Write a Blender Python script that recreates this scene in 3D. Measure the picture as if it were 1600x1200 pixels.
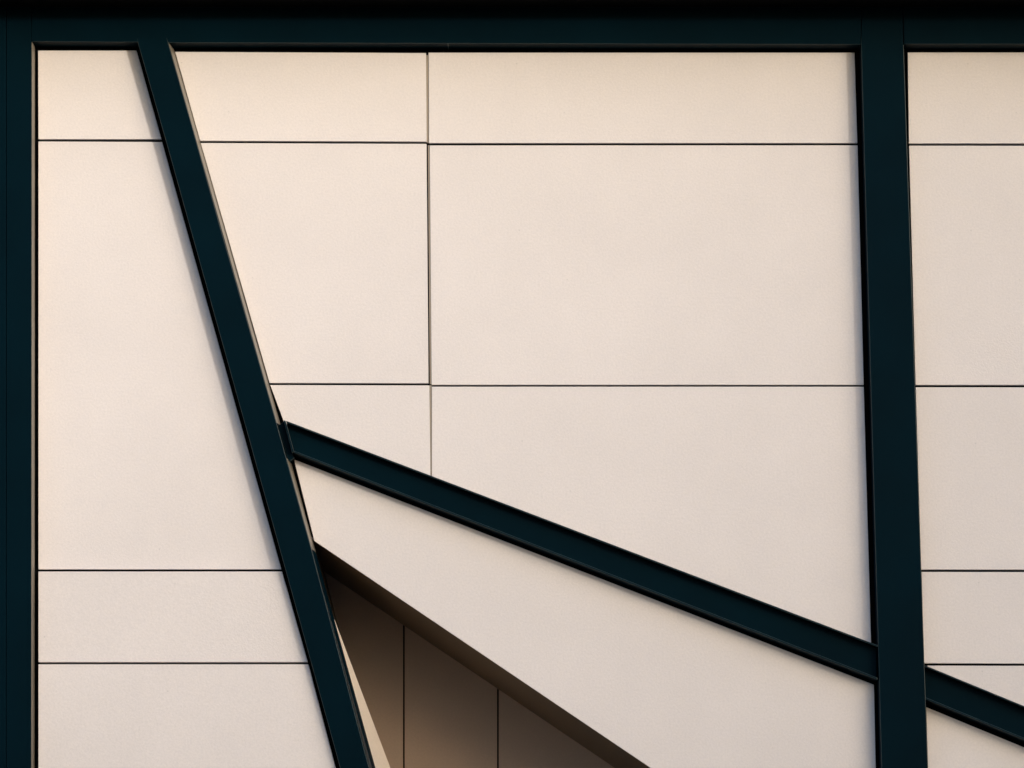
import bpy, bmesh, math, random
from mathutils import Vector

random.seed(4)
scene = bpy.context.scene
for o in list(bpy.data.objects):
    bpy.data.objects.remove(o, do_unlink=True)
col = scene.collection

# ------------------------------------------------------------------ camera
F_PX = 7100.0                      # focal length in pixels of a 1600 px wide frame
PITCH = math.radians(8.6)
CAM = Vector((0.0, -21.2, 1.6))    # eye height, about twenty metres from the facade
cam_d = bpy.data.cameras.new("camera")
cam_d.sensor_width = 36.0
cam_d.lens = 36.0 * F_PX / 1600.0
cam_d.clip_start = 0.5
cam_d.clip_end = 2000.0
cam = bpy.data.objects.new("camera", cam_d)
cam.location = CAM
cam.rotation_euler = (math.radians(90) + PITCH, 0, 0)
col.objects.link(cam)
scene.camera = cam

# ------------------------------------------------------------------ light
SUN_A, SUN_B = 0.63, 0.10          # sun comes from the right by A, from above by B, per unit of depth
to_sun = Vector((SUN_A, -1.0, SUN_B)).normalized()
SUN_EL = math.asin(to_sun.z)
SUN_AZ = math.atan2(to_sun.x, to_sun.y)      # clockwise from +Y
world = bpy.data.worlds.new("World")
scene.world = world
world.use_nodes = True
nt = world.node_tree
nt.nodes.clear()
wo = nt.nodes.new("ShaderNodeOutputWorld")
bg = nt.nodes.new("ShaderNodeBackground")
sky = nt.nodes.new("ShaderNodeTexSky")
sky.sky_type = 'NISHITA'
sky.sun_disc = False
sky.sun_elevation = SUN_EL
sky.sun_rotation = SUN_AZ
sky.air_density = 0.7
sky.dust_density = 3.0
sky.ozone_density = 2.4
bg.inputs['Strength'].default_value = 0.15
nt.links.new(sky.outputs[0], bg.inputs['Color'])
nt.links.new(bg.outputs[0], wo.inputs['Surface'])

sun_d = bpy.data.lights.new("sun", 'SUN')
sun_d.energy = 0.42
sun_d.angle = math.radians(2.5)     # low hazy sun
sun_d.color = (1.0, 0.94, 0.87)
sun = bpy.data.objects.new("sun", sun_d)
sun.rotation_euler = to_sun.to_track_quat('Z', 'Y').to_euler()
sun.location = (10, -20, 12)
col.objects.link(sun)

scene.view_settings.view_transform = 'Standard'
scene.view_settings.look = 'None'
scene.view_settings.gamma = 1.0
scene.view_settings.use_curve_mapping = False
scene.view_settings.exposure = 1.68

# ------------------------------------------------------------------ helpers
def at(px, py, Y):
    """point on the vertical plane y = Y seen at photo pixel (px, py)"""
    x = (px - 800.0) / F_PX
    v = (600.0 - py) / F_PX
    d = Vector((x, math.cos(PITCH) - v * math.sin(PITCH), math.sin(PITCH) + v * math.cos(PITCH)))
    t = (Y - CAM.y) / d.y
    return CAM + d * t

def mat_nodes(name):
    m = bpy.data.materials.new(name)
    m.use_nodes = True
    n = m.node_tree
    b = n.nodes['Principled BSDF']
    return m, n, b

def panel_material(name, base, rough=0.55, grain=0.6, spec=0.35, var=0.05):
    m, n, b = mat_nodes(name)
    tc = n.nodes.new("ShaderNodeTexCoord")
    big = n.nodes.new("ShaderNodeTexNoise"); big.inputs['Scale'].default_value = 1.3
    big.inputs['Detail'].default_value = 5; big.inputs['Roughness'].default_value = 0.6
    fine = n.nodes.new("ShaderNodeTexNoise"); fine.inputs['Scale'].default_value = 95
    fine.inputs['Detail'].default_value = 4; fine.inputs['Roughness'].default_value = 0.7
    speck = n.nodes.new("ShaderNodeTexVoronoi"); speck.inputs['Scale'].default_value = 7.0
    info = n.nodes.new("ShaderNodeObjectInfo")
    for t in (big, fine, speck):
        n.links.new(tc.outputs['Object'], t.inputs[0])
    rb = n.nodes.new("ShaderNodeMapRange")
    rb.inputs['From Min'].default_value = 0.3; rb.inputs['From Max'].default_value = 0.7
    rb.inputs['To Min'].default_value = 1 - var; rb.inputs['To Max'].default_value = 1 + var * 0.4
    n.links.new(big.outputs[0], rb.inputs['Value'])
    rf = n.nodes.new("ShaderNodeMapRange")
    rf.inputs['From Min'].default_value = 0.25; rf.inputs['From Max'].default_value = 0.75
    rf.inputs['To Min'].default_value = 0.925; rf.inputs['To Max'].default_value = 1.05
    n.links.new(fine.outputs[0], rf.inputs['Value'])
    ro = n.nodes.new("ShaderNodeMapRange")
    ro.inputs['To Min'].default_value = 0.985; ro.inputs['To Max'].default_value = 1.01
    n.links.new(info.outputs['Random'], ro.inputs['Value'])
    rs = n.nodes.new("ShaderNodeMapRange")
    rs.inputs['From Min'].default_value = 0.012; rs.inputs['From Max'].default_value = 0.03
    rs.inputs['To Min'].default_value = 0.80; rs.inputs['To Max'].default_value = 1.0
    n.links.new(speck.outputs['Distance'], rs.inputs['Value'])
    def mul(a, c):
        q = n.nodes.new("ShaderNodeMath"); q.operation = 'MULTIPLY'
        n.links.new(a, q.inputs[0]); n.links.new(c, q.inputs[1]); return q.outputs[0]
    f = mul(mul(rb.outputs[0], rf.outputs[0]), mul(ro.outputs[0], rs.outputs[0]))
    vm = n.nodes.new("ShaderNodeVectorMath"); vm.operation = 'SCALE'
    vm.inputs[0].default_value = base
    n.links.new(f, vm.inputs['Scale'])
    n.links.new(vm.outputs[0], b.inputs['Base Color'])
    b.inputs['Roughness'].default_value = rough
    b.inputs['Specular IOR Level'].default_value = spec
    bp = n.nodes.new("ShaderNodeBump")
    bp.inputs['Strength'].default_value = grain; bp.inputs['Distance'].default_value = 0.0015
    n.links.new(fine.outputs[0], bp.inputs['Height'])
    n.links.new(bp.outputs[0], b.inputs['Normal'])
    return m

def metal_paint(name, base, rough=0.45, spec=0.25):
    m, n, b = mat_nodes(name)
    tc = n.nodes.new("ShaderNodeTexCoord")
    big = n.nodes.new("ShaderNodeTexNoise"); big.inputs['Scale'].default_value = 2.2
    big.inputs['Detail'].default_value = 6
    fine = n.nodes.new("ShaderNodeTexNoise"); fine.inputs['Scale'].default_value = 160
    n.links.new(tc.outputs['Object'], big.inputs[0]); n.links.new(tc.outputs['Object'], fine.inputs[0])
    mr = n.nodes.new("ShaderNodeMapRange")
    mr.inputs['From Min'].default_value = 0.3; mr.inputs['From Max'].default_value = 0.7
    mr.inputs['To Min'].default_value = 0.85; mr.inputs['To Max'].default_value = 1.15
    n.links.new(big.outputs[0], mr.inputs['Value'])
    vm = n.nodes.new("ShaderNodeVectorMath"); vm.operation = 'SCALE'
    vm.inputs[0].default_value = base
    n.links.new(mr.outputs[0], vm.inputs['Scale'])
    n.links.new(vm.outputs[0], b.inputs['Base Color'])
    rr = n.nodes.new("ShaderNodeMapRange")
    rr.inputs['To Min'].default_value = rough - 0.06; rr.inputs['To Max'].default_value = rough + 0.08
    n.links.new(big.outputs[0], rr.inputs['Value'])
    n.links.new(rr.outputs[0], b.inputs['Roughness'])
    b.inputs['Specular IOR Level'].default_value = spec
    bp = n.nodes.new("ShaderNodeBump"); bp.inputs['Strength'].default_value = 0.08
    bp.inputs['Distance'].default_value = 0.001
    n.links.new(fine.outputs[0], bp.inputs['Height']); n.links.new(bp.outputs[0], b.inputs['Normal'])
    return m

M = {
    'cream': panel_material('cream_cladding', (0.805, 0.730, 0.69)),
    'tan': panel_material('tan_cladding', (0.66, 0.49, 0.37), grain=0.8),
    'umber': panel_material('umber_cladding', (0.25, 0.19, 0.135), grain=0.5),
    'sand': panel_material('sun_patch_sand', (0.90, 0.74, 0.58), grain=0.5),  # sunlight on the recess wedge put into the colour
    'teal': metal_paint('dark_teal_paint', (0.0004, 0.0085, 0.0140), rough=0.5, spec=0.02),
    'edge': metal_paint('teal_edge_highlight', (0.022, 0.038, 0.040), rough=0.4, spec=0.3),  # lighter, glossier teal paints the highlight along bevelled edges
    'black': metal_paint('black_membrane', (0.004, 0.004, 0.004), rough=0.9, spec=0.05),
    'lit_side': metal_paint('lit_side_tone', (0.22, 0.19, 0.15), rough=0.4, spec=0.4),  # sunlight on right-facing frame sides put into the colour
    'joint': metal_paint('joint_profile_paint', (0.32, 0.26, 0.20), rough=0.6, spec=0.3),
}

def ground_material():
    m, n, b = mat_nodes('paving')
    tc = n.nodes.new("ShaderNodeTexCoord")
    br = n.nodes.new("ShaderNodeTexBrick"); br.inputs['Scale'].default_value = 1.2
    br.inputs['Color1'].default_value = (0.055, 0.052, 0.05, 1); br.inputs['Color2'].default_value = (0.045, 0.044, 0.042, 1)
    br.inputs['Mortar'].default_value = (0.025, 0.025, 0.025, 1); br.inputs['Mortar Size'].default_value = 0.01
    n.links.new(tc.outputs['Object'], br.inputs[0])
    n.links.new(br.outputs[0], b.inputs['Base Color'])
    b.inputs['Roughness'].default_value = 0.85
    return m
M['ground'] = ground_material()
M['blocker'] = panel_material('blocker_surface', (0.30, 0.26, 0.22))

def make_mesh(name, bm, material, parent=None, bevel=0.0, keep=None):
    bmesh.ops.recalc_face_normals(bm, faces=bm.faces)
    edge_faces = []
    if bevel:
        es = [e for e in bm.edges if keep is None or not keep(e)]
        res = bmesh.ops.bevel(bm, geom=es, offset=bevel, segments=2, profile=0.5, affect='EDGES', clamp_overlap=True)
        bm.faces.index_update()
        edge_faces = [f.index for f in res['faces'] if f.is_valid]
    me = bpy.data.meshes.new(name)
    bm.to_mesh(me); bm.free()
    me.materials.append(M[material])
    if material == 'teal':
        me.materials.append(M['edge'])
        for i in edge_faces: me.polygons[i].material_index = 1
    o = bpy.data.objects.new(name, me)
    col.objects.link(o)
    if parent is not None:
        o.parent = parent
        o.matrix_parent_inverse = parent.matrix_world.inverted() if False else o.matrix_parent_inverse
        # children are modelled in world space: shift them back by the parent's location
        for v in me.vertices:
            v.co -= parent.location
    return o

def loft(bm, front, back):
    vf = [bm.verts.new(p) for p in front]
    vb = [bm.verts.new(p) for p in back]
    n = len(front)
    bm.faces.new(vf); bm.faces.new(list(reversed(vb)))
    for i in range(n):
        j = (i + 1) % n
        bm.faces.new((vf[i], vb[i], vb[j], vf[j]))

def prism(poly, y0, y1, ypix=None):
    """outline traced on the plane y = ypix (default y0), extruded square to the facade from y0 to y1"""
    bm = bmesh.new()
    yp = y0 if ypix is None else ypix
    pts = [at(px, py, yp) for px, py in poly]
    loft(bm, [Vector((p.x, y0, p.z)) for p in pts], [Vector((p.x, y1, p.z)) for p in pts])
    return bm

def tag(o, label, cat, group=None):
    o['label'] = label; o['category'] = cat; o['kind'] = 'thing'
    if group: o['group'] = group
    return o

def thing(name, loc, label, cat, group=None):
    o = bpy.data.objects.new(name, None)
    o.location = loc
    o.empty_display_size = 0.2
    col.objects.link(o)
    return tag(o, label, cat, group)

P = 0.105          # depth of the cladding face behind the frame face
TH = 0.022         # cladding thickness
SHADE = [(-3500, 1250), (-400, 1220), (150, 1180), (650, 1180), (1000, 960), (1350, 700), (1500, 300), (1560, 0), (1640, -900), (6000, -900)]
BACK = P + 1.44    # depth of the recess wall

# ------------------------------------------------------------------ ground
bm = bmesh.new()
loft(bm, [Vector((-400, -400, 0)), Vector((400, -400, 0)), Vector((400, 400, 0)), Vector((-400, 400, 0))],
         [Vector((-400, -400, -1)), Vector((400, -400, -1)), Vector((400, 400, -1)), Vector((-400, 400, -1))])
g = make_mesh('ground', bm, 'ground'); g['kind'] = 'structure'

# ------------------------------------------------------------------ frame members (dark teal)
GF = 'dark teal frame members'
BOT = 2203         # photo row of the ground line, far below the frame
def lx(pts, y):
    (x0, y0), (x1, y1) = pts
    return x0 + (x1 - x0) * (y - y0) / (y1 - y0)

YTOP = 11.0
def upright(e):
    d = e.verts[0].co - e.verts[1].co
    return abs(d.x) < .1 * abs(d.z)
# left post: wide face right of a fine seam, narrow strip left of it
t = thing('frame_post', at(20, BOT, 0), 'wide dark teal post filling the left edge of the facade', 'post', GF)
make_mesh('cover_plate', prism([(10.6, YTOP), (49.3, YTOP), (48.6, 1200), (48, BOT), (9.5, BOT), (10.2, 1200)], 0, P + 0.03), 'teal', t, 0.0014, keep=upright)
make_mesh('cover_plate', prism([(-95, YTOP), (9.6, YTOP), (9.2, 1200), (8.5, BOT), (-95, BOT)], 0.001, P + 0.03), 'teal', t, 0.0014, keep=upright)
# return of the post, facing right, sunlight painted as a lighter colour
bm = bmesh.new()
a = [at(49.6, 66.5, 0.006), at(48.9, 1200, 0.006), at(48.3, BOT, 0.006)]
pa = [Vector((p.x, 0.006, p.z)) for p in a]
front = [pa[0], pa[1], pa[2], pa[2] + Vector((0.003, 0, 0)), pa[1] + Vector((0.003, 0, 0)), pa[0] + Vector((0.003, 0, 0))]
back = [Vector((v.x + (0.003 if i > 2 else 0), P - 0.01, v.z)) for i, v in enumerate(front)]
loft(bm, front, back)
make_mesh('side_face', bm, 'lit_side', t)

# right post
RL = ((1345.5, 70), (1377.5, 1200)); RR = ((1412, 70), (1450, 1200))
zh = at(1380, 74, 0).z
t = thing('frame_post', at(1415, BOT, 0), 'dark teal post crossed by the two short shallow slanted beams on the right', 'post', GF)
RB = 2203
make_mesh('cover_plate', prism([(1347.5, YTOP), (1411.5, YTOP), (RR[0][0], 70), (RR[1][0], 1200), (1483, RB), (1405, RB), (RL[1][0], 1200), (RL[0][0], 70)], 0, P + 0.03), 'teal', t, 0.0026, keep=lambda e: min(v.co.z for v in e.verts) > zh)

# header beams
t = thing('header_beam', at(700, 69, 0), 'long dark teal header beam over the wide bay of cream panels', 'beam', GF)
make_mesh('cover_plate', prism([(50.4, YTOP), (1346.4, YTOP), (1344.6, 69.4), (700, 67.8), (263, 66.6), (215, 65.8), (50.0, 64.8)], 0.0005, P + 0.03), 'teal', t, 0.0018, keep=upright)
t = thing('header_beam', at(1700, 69, 0), 'short dark teal header beam right of the right post', 'beam', GF)
make_mesh('cover_plate', prism([(1412.6, YTOP), (2060, YTOP), (2060, 69), (1413, 68.8)], 0.0005, P + 0.03), 'teal', t, 0.0018, keep=upright)

# steep diagonal
DL = [(215, 65.8), (259.5, 221), (446, 890), (531.5, 1200), (808, 2203)]
DR = [(263, 66.6), (301, 200), (342.8, 350), (409, 580), (432.5, 662), (486, 855), (577, 1200), (858, 2203)]
ztop = at(230, 64, 0).z
t = thing('diagonal_beam', at(390, 700, 0), 'long steep dark teal diagonal beam running down from the header', 'beam', GF)
make_mesh('cover_plate', prism([(213.6, 60)] + [(215.2, 66.4)] + DL[1:] + list(reversed(DR[1:])) + [(263, 67), (261, 60)], 0, P + 0.03), 'teal', t, 0.0022, keep=lambda e: min(v.co.z for v in e.verts) > ztop)
def diag_side(y0, y1, o0, o1, m):
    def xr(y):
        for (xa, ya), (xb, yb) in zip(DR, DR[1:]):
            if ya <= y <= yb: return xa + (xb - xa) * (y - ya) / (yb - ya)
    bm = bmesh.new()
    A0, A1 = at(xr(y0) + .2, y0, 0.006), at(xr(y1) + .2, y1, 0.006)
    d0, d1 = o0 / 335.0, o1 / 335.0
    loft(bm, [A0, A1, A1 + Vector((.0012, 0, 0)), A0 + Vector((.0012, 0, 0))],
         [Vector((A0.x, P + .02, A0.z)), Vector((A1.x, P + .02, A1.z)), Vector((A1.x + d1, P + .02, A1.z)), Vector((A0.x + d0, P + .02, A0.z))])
    return make_mesh('side_face', bm, m, t)
diag_side(67.5, 661, 5.5, 5.0, 'lit_side')  # sunlit side of the diagonal, brightness painted in
diag_side(716, 858, 5.0, 4.5, 'lit_side')
diag_side(858.5, 2200, 4.5, 5.5, 'teal')

# shallow slanted channels: web set back between two flanges
def T(x): return 657 + 0.3795 * (x - 444)
def Bt(x): return 705 + 0.3892 * (x - 457.5)
def channel(label, x0, x1, top, bot, loc, xt0=None, xb0=None):
    t = thing('slanted_beam', loc, label, 'beam', GF)
    xt0 = x0 if xt0 is None else xt0; xb0 = x0 if xb0 is None else xb0
    yw = 0.062
    make_mesh('web', prism([(xt0, top(xt0) + 2.6), (x1, top(x1) + 2.6), (x1, bot(x1) - 2.2), (xb0, bot(xb0) - 2.2)], yw, P + 0.03, 0.0), 'teal', t)
    make_mesh('flange', prism([(xt0, top(xt0) - .8), (x1, top(x1) - .8), (x1, top(x1) + 2.2), (xt0 + .8, top(xt0) + 2.2)], 0.0, P + 0.032), 'teal', t, 0.0022)
    make_mesh('flange', prism([(xb0 - .4, bot(xb0) - 1.6), (x1, bot(x1) - 1.6), (x1, bot(x1) + 1.8), (xb0 + .4, bot(xb0) + 1.8)], 0.0, P + 0.032), 'teal', t, 0.0022)
    return t
t = channel('long shallow slanted dark teal beam from the steep diagonal to the right post', 448, 1371.0, T, Bt, at(900, 850, 0.03), 446.8, 459.8)
make_mesh('end_plate', prism([(443.2, 656.4), (446.2, 657.4), (459.6, 706), (456.4, 707)], -0.002, P + 0.032), 'teal', t, 0.0015)
make_mesh('bracket', prism([(433.5, 663.5), (443.0, 656.6), (456.2, 708), (459.5, 713), (452.5, 718.5), (449, 716)], 0.045, P + 0.03, 0.0), 'teal', t, 0.0015)
def T2(x): return 1038.5 + 0.4115 * (x - 1441)
def B2(x): return 1089.5 + 0.4125 * (x - 1442.5)
channel('short shallow slanted dark teal beam leaving the right post at the lower right corner', 1445.6, 2000, T2, B2, at(1500, 1100, 0.03))
# post that closes the right bay, just past the picture
t = thing('frame_post', at(2030, BOT, 0), 'dark teal post closing the bay beyond the right edge', 'post', GF)
make_mesh('cover_plate', prism([(2000, 69.4), (2060, 69.4), (2090, BOT), (2040, BOT)], 0, P + 0.03), 'teal', t, 0.0022)

# ------------------------------------------------------------------ cladding panels
GP = 'cream cladding panels'
def panel(poly, label, th=TH, y=P, mat='cream', name='cladding_panel', group=GP):
    o = make_mesh(name, prism(poly, y, y + th), mat, None, 0.0012)
    c = sum((v.co for v in o.data.vertices), Vector()) / len(o.data.vertices)
    for v in o.data.vertices:
        v.co -= c
        if name == 'cladding_panel' and y < P + .01: v.co.z -= math.copysign(.0011, v.co.z)
    o.location = c
    return tag(o, label, 'panel', group)

panel([(59.5, 78.5), (213.3, 78.5), (252.2, 217.8), (60, 217.8)], 'small cream panel in the top left corner under the header')
panel([(60, 220.6), (253.2, 221.4), (439.6, 889.8), (60, 889.8)], 'tall narrow cream panel left of the steep diagonal beam')
LOWL = P - 0.0
panel([(60, 892.6), (440.6, 892.6), (480.8, 1034.8), (60, 1034.8)], 'low wide cream panel below the tall one, left of the steep diagonal', y=P - .035, th=TH + .035)
panel([(60, 1037.6), (481.8, 1037.6), (524.5, 1200), (680, 1760), (60, 1760)], 'cream panel in the bottom left corner of the facade', y=P - .045, th=TH + .045)
panel([(60, 1763), (681, 1763), (795, BOT), (60, BOT)], 'cream base panel at the foot of the left bay', y=P - .03, th=TH + .03)

c1 = panel([(273.6, 80.5), (665.6, 82.4), (666.6, 221.6), (312.6, 220.2)], 'short cream panel under the header, between the steep diagonal and the vertical joint')
c2 = panel([(669.6, 81.8), (1335.2, 81.8), (1339.6, 223.8), (670.2, 223.8)], 'long low cream panel under the header in the middle of the wide bay')
c3 = panel([(313.6, 223.0), (666.4, 224.4), (669.4, 599.2), (421, 598.6)], 'cream panel with a slanted left edge beside the steep diagonal beam')
c4 = panel([(671.4, 226.8), (1340, 226.6), (1349.6, 601.6), (674.4, 601.6)], 'largest rectangular cream panel, in the centre right of the wide bay')
c5 = panel([(422.2, 601.2), (670.8, 601.8), (672.6, 752), (447, 669)], 'small cream panel at the upper end of the long slanted beam')
c6 = panel([(674.8, 603.8), (1349.6, 603.8), (1361.4, 1015), (674.8, 754)], 'big cream panel with a slanted bottom resting on the long slanted beam')
def joint_strip(parent, pts0, pts1, y0, y1):
    bm = prism([pts0[0], pts0[1], pts1[1], pts1[0]], y0, y1)
    for v in bm.verts: pass
    return make_mesh('joint_profile', bm, 'joint', parent)
joint_strip(c1, ((665.9, 86), (669.3, 86)), ((666.8, 223), (670.0, 223)), P + 0.006, P + 0.02)
joint_strip(c3, ((668.6, 227), (671.1, 227)), ((671.6, 600), (674.1, 600)), P + 0.005, P + 0.02)
joint_strip(c5, ((671.1, 602), (674.5, 602)), ((672.9, 752), (674.7, 752)), P + 0.004, P + 0.02)

panel([(1418.4, 81.4), (1998, 81.4), (2001, 224.4), (1420.2, 224.4)], 'cream panel in the top right corner, right of the right post', )
panel([(1420.4, 227.2), (2001, 227.6), (2010, 601.8), (1430.6, 601.8)], 'tall cream panel right of the right post, second from the top')
panel([(1430.8, 604.6), (2010, 605.4), (2016, 890.8), (1439.4, 890.2)], 'cream panel right of the right post, third from the top')
panel([(1440, 893.2), (2016, 894), (2020, 1038.4), (1443.8, 1036.6)], 'low cream panel right of the right post, above the short slanted beam')
panel([(1449.5, 1039.6), (2020, 1041), (2026, T2(2026) + 8), (1450, T2(1450) + 8)], 'cream triangular panel between the joint and the short slanted beam')
panel([(1447.2, 1104.5), (2026, 1104.5 + .412 * 579), (2050, 1900), (1471, 1900)], 'cream panel below the short slanted beam in the bottom right corner')
panel([(1471, 1903), (2050, 1903), (2060, BOT), (1480, BOT)], 'cream base panel at the foot of the right bay')

# slanted panel over the recess, with the soffit that runs back from its lower edge
SL = 0.675
def S(x): return 845 + SL * (x - 491)
def X0(x): return 717.6 + .3886 * (x - 459)
t = thing('canopy_wall', at(900, 1000, P), 'broad cream slanted wall panel with a deep dark soffit over the shaded recess', 'wall')
make_mesh('face_panel', prism([(459.2, X0(459.2)), (1365.6, X0(1365.6)), (1373.5, S(1373.5)), (491.2, 845.2)], P, P + TH), 'cream', t, 0.0012)
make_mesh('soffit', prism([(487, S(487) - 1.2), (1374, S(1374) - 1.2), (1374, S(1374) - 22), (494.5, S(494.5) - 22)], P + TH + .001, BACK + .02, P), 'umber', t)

# ------------------------------------------------------------------ recess
t = thing('recess_wall', at(760, 1300, BACK), 'shaded brown recess wall of upright boards below the slanted panel', 'wall')
def back_y(x): return 876.5 + SL * (x - 491)     # well above the inner line, hidden behind the soffit
xs = [480, 631, 778, 962, 1110, 1219, 1400]
for a_, b_ in zip(xs, xs[1:]):
    make_mesh('wall_board', prism([(a_ + 1.3, back_y(a_) - 5), (b_ - 1.3, back_y(b_) - 5), (b_ - 1.3, 1265), (a_ + 1.3, 1265)], BACK, BACK + .02), 'tan', t, 0.0012)
make_mesh('bounce_blocker', prism([(470, 1268), (1400, 1268), (1400, 2180), (470, 2180)], BACK + .004, BACK + .02), 'teal', t)  # unseen dark sheet added to cut bounce light in the recess
make_mesh('backing', prism([(470, 820), (1400, 1440), (1400, 2180), (470, 2180)], BACK + .03, BACK + .06), 'black', t)
# added wedge against the diagonal, sun patch painted in its sand colour
bm = bmesh.new()
def bl(y): return 509 + (y - 934) * .3797
q = [at(508.3, 930, P + .03), at(582.6, 1200, P + .03), at(582.6 + .28 * 980, 2180, P + .03)]
JD = P + .30
r = [at(509, 934, P + .05), at(bl(1200), 1200, JD), at(bl(1200) + .3 * 970, 2170, JD)]
off = Vector((-0.03, 0, 0))
def slab(a, b):
    bm = bmesh.new()
    vs = [bm.verts.new(p) for p in a + b]; ws = [bm.verts.new(p + off) for p in a + b]
    for i in (0, 1):
        bm.faces.new((vs[i], vs[i + 1], vs[i + 4], vs[i + 3])); bm.faces.new((ws[i + 3], ws[i + 4], ws[i + 1], ws[i]))
    for i, j in ((0, 1), (1, 2), (2, 5), (5, 4), (4, 3), (3, 0)): bm.faces.new((vs[i], vs[j], ws[j], ws[i]))
    return bm
side = make_mesh('sun_wedge', slab(q, r), 'sand', t)
side['label'] = 'added wedge in sun patch colour at the left of the recess'
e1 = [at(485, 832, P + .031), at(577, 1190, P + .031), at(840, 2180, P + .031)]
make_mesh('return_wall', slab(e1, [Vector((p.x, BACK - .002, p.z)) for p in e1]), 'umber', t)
# unseen right return below the picture, moved inward to darken the recess
make_mesh('return_wall', prism([(1120, 1278), (1140, 1291), (1140, 2190), (1120, 2190)], P + .05, BACK - .003), 'teal', t)

# ------------------------------------------------------------------ dark backing wall in the joints
t = thing('backing_wall', at(800, 500, P + .05), 'black backing wall visible only in the narrow joints behind the cream panels', 'wall')
def mid(y):
    for (xa, ya), (xb, yb) in zip(DL, DL[1:]):
        if ya <= y <= yb: return xa + (xb - xa) * (y - ya) / (yb - ya) + 25
make_mesh('backing', prism([(-90, 12), (mid(70), 12), (mid(890), 890), (mid(2200), 2200), (-90, 2200)], P + .031, P + .06), 'black', t)
make_mesh('backing', prism([(mid(70) + .5, 12), (1380, 12), (1395, S(1380) - 4), (488, S(488) - 4), (mid(824), 840)], P + .031, P + .06), 'black', t)
make_mesh('backing', prism([(1381, 12), (2080, 12), (2080, 2200), (1440, 2200), (1396, 1400)], P + .031, P + .06), 'black', t)

# ------------------------------------------------------------------ eave over the header
e0 = at(800, YTOP, 0).z
t = thing('roof_eave', (0, 0, e0), 'black projecting roof eave along the top edge above the header', 'roof')
xl, xr = at(-1200, 0, 0).x, at(2600, 0, 0).x
bm = bmesh.new()
loft(bm, [Vector((xl, -.6, e0)), Vector((xr, -.6, e0)), Vector((xr, -.6, e0 + .3)), Vector((xl, -.6, e0 + .3))],
         [Vector((xl, 2.2, e0)), Vector((xr, 2.2, e0)), Vector((xr, 2.2, e0 + .3)), Vector((xl, 2.2, e0 + .3))])
make_mesh('soffit_board', bm, 'black', t, 0.004)

# ------------------------------------------------------------------ unseen block added to take the low sun off the right and lower part
L = 110.0
side_v = Vector((-to_sun.y, to_sun.x, 0)).normalized()
outline = [at(px, py, P) + to_sun * L for px, py in SHADE]
base_c = outline[0].copy()
def flat(p, d):
    q = p - base_c; k = q.x * side_v.x + q.y * side_v.y
    return Vector((base_c.x + side_v.x * k, base_c.y + side_v.y * k, p.z)) + Vector((to_sun.x, to_sun.y, 0)).normalized() * d
t = thing('sun_blocker', (outline[3].x, outline[3].y, 0), 'unseen block behind the camera, added to shade the right and lower facade', 'sun blocker')
bm = bmesh.new()
pts = outline + [Vector((outline[-1].x, outline[-1].y, 0)), Vector((outline[0].x, outline[0].y, 0))]
loft(bm, [flat(p, 0) for p in pts], [flat(p, 14) for p in pts])
make_mesh('wall', bm, 'blocker', t)  # body of the added sun blocker, outlined for the shade it throws

scene.render.resolution_x = 1024
scene.render.resolution_y = 768
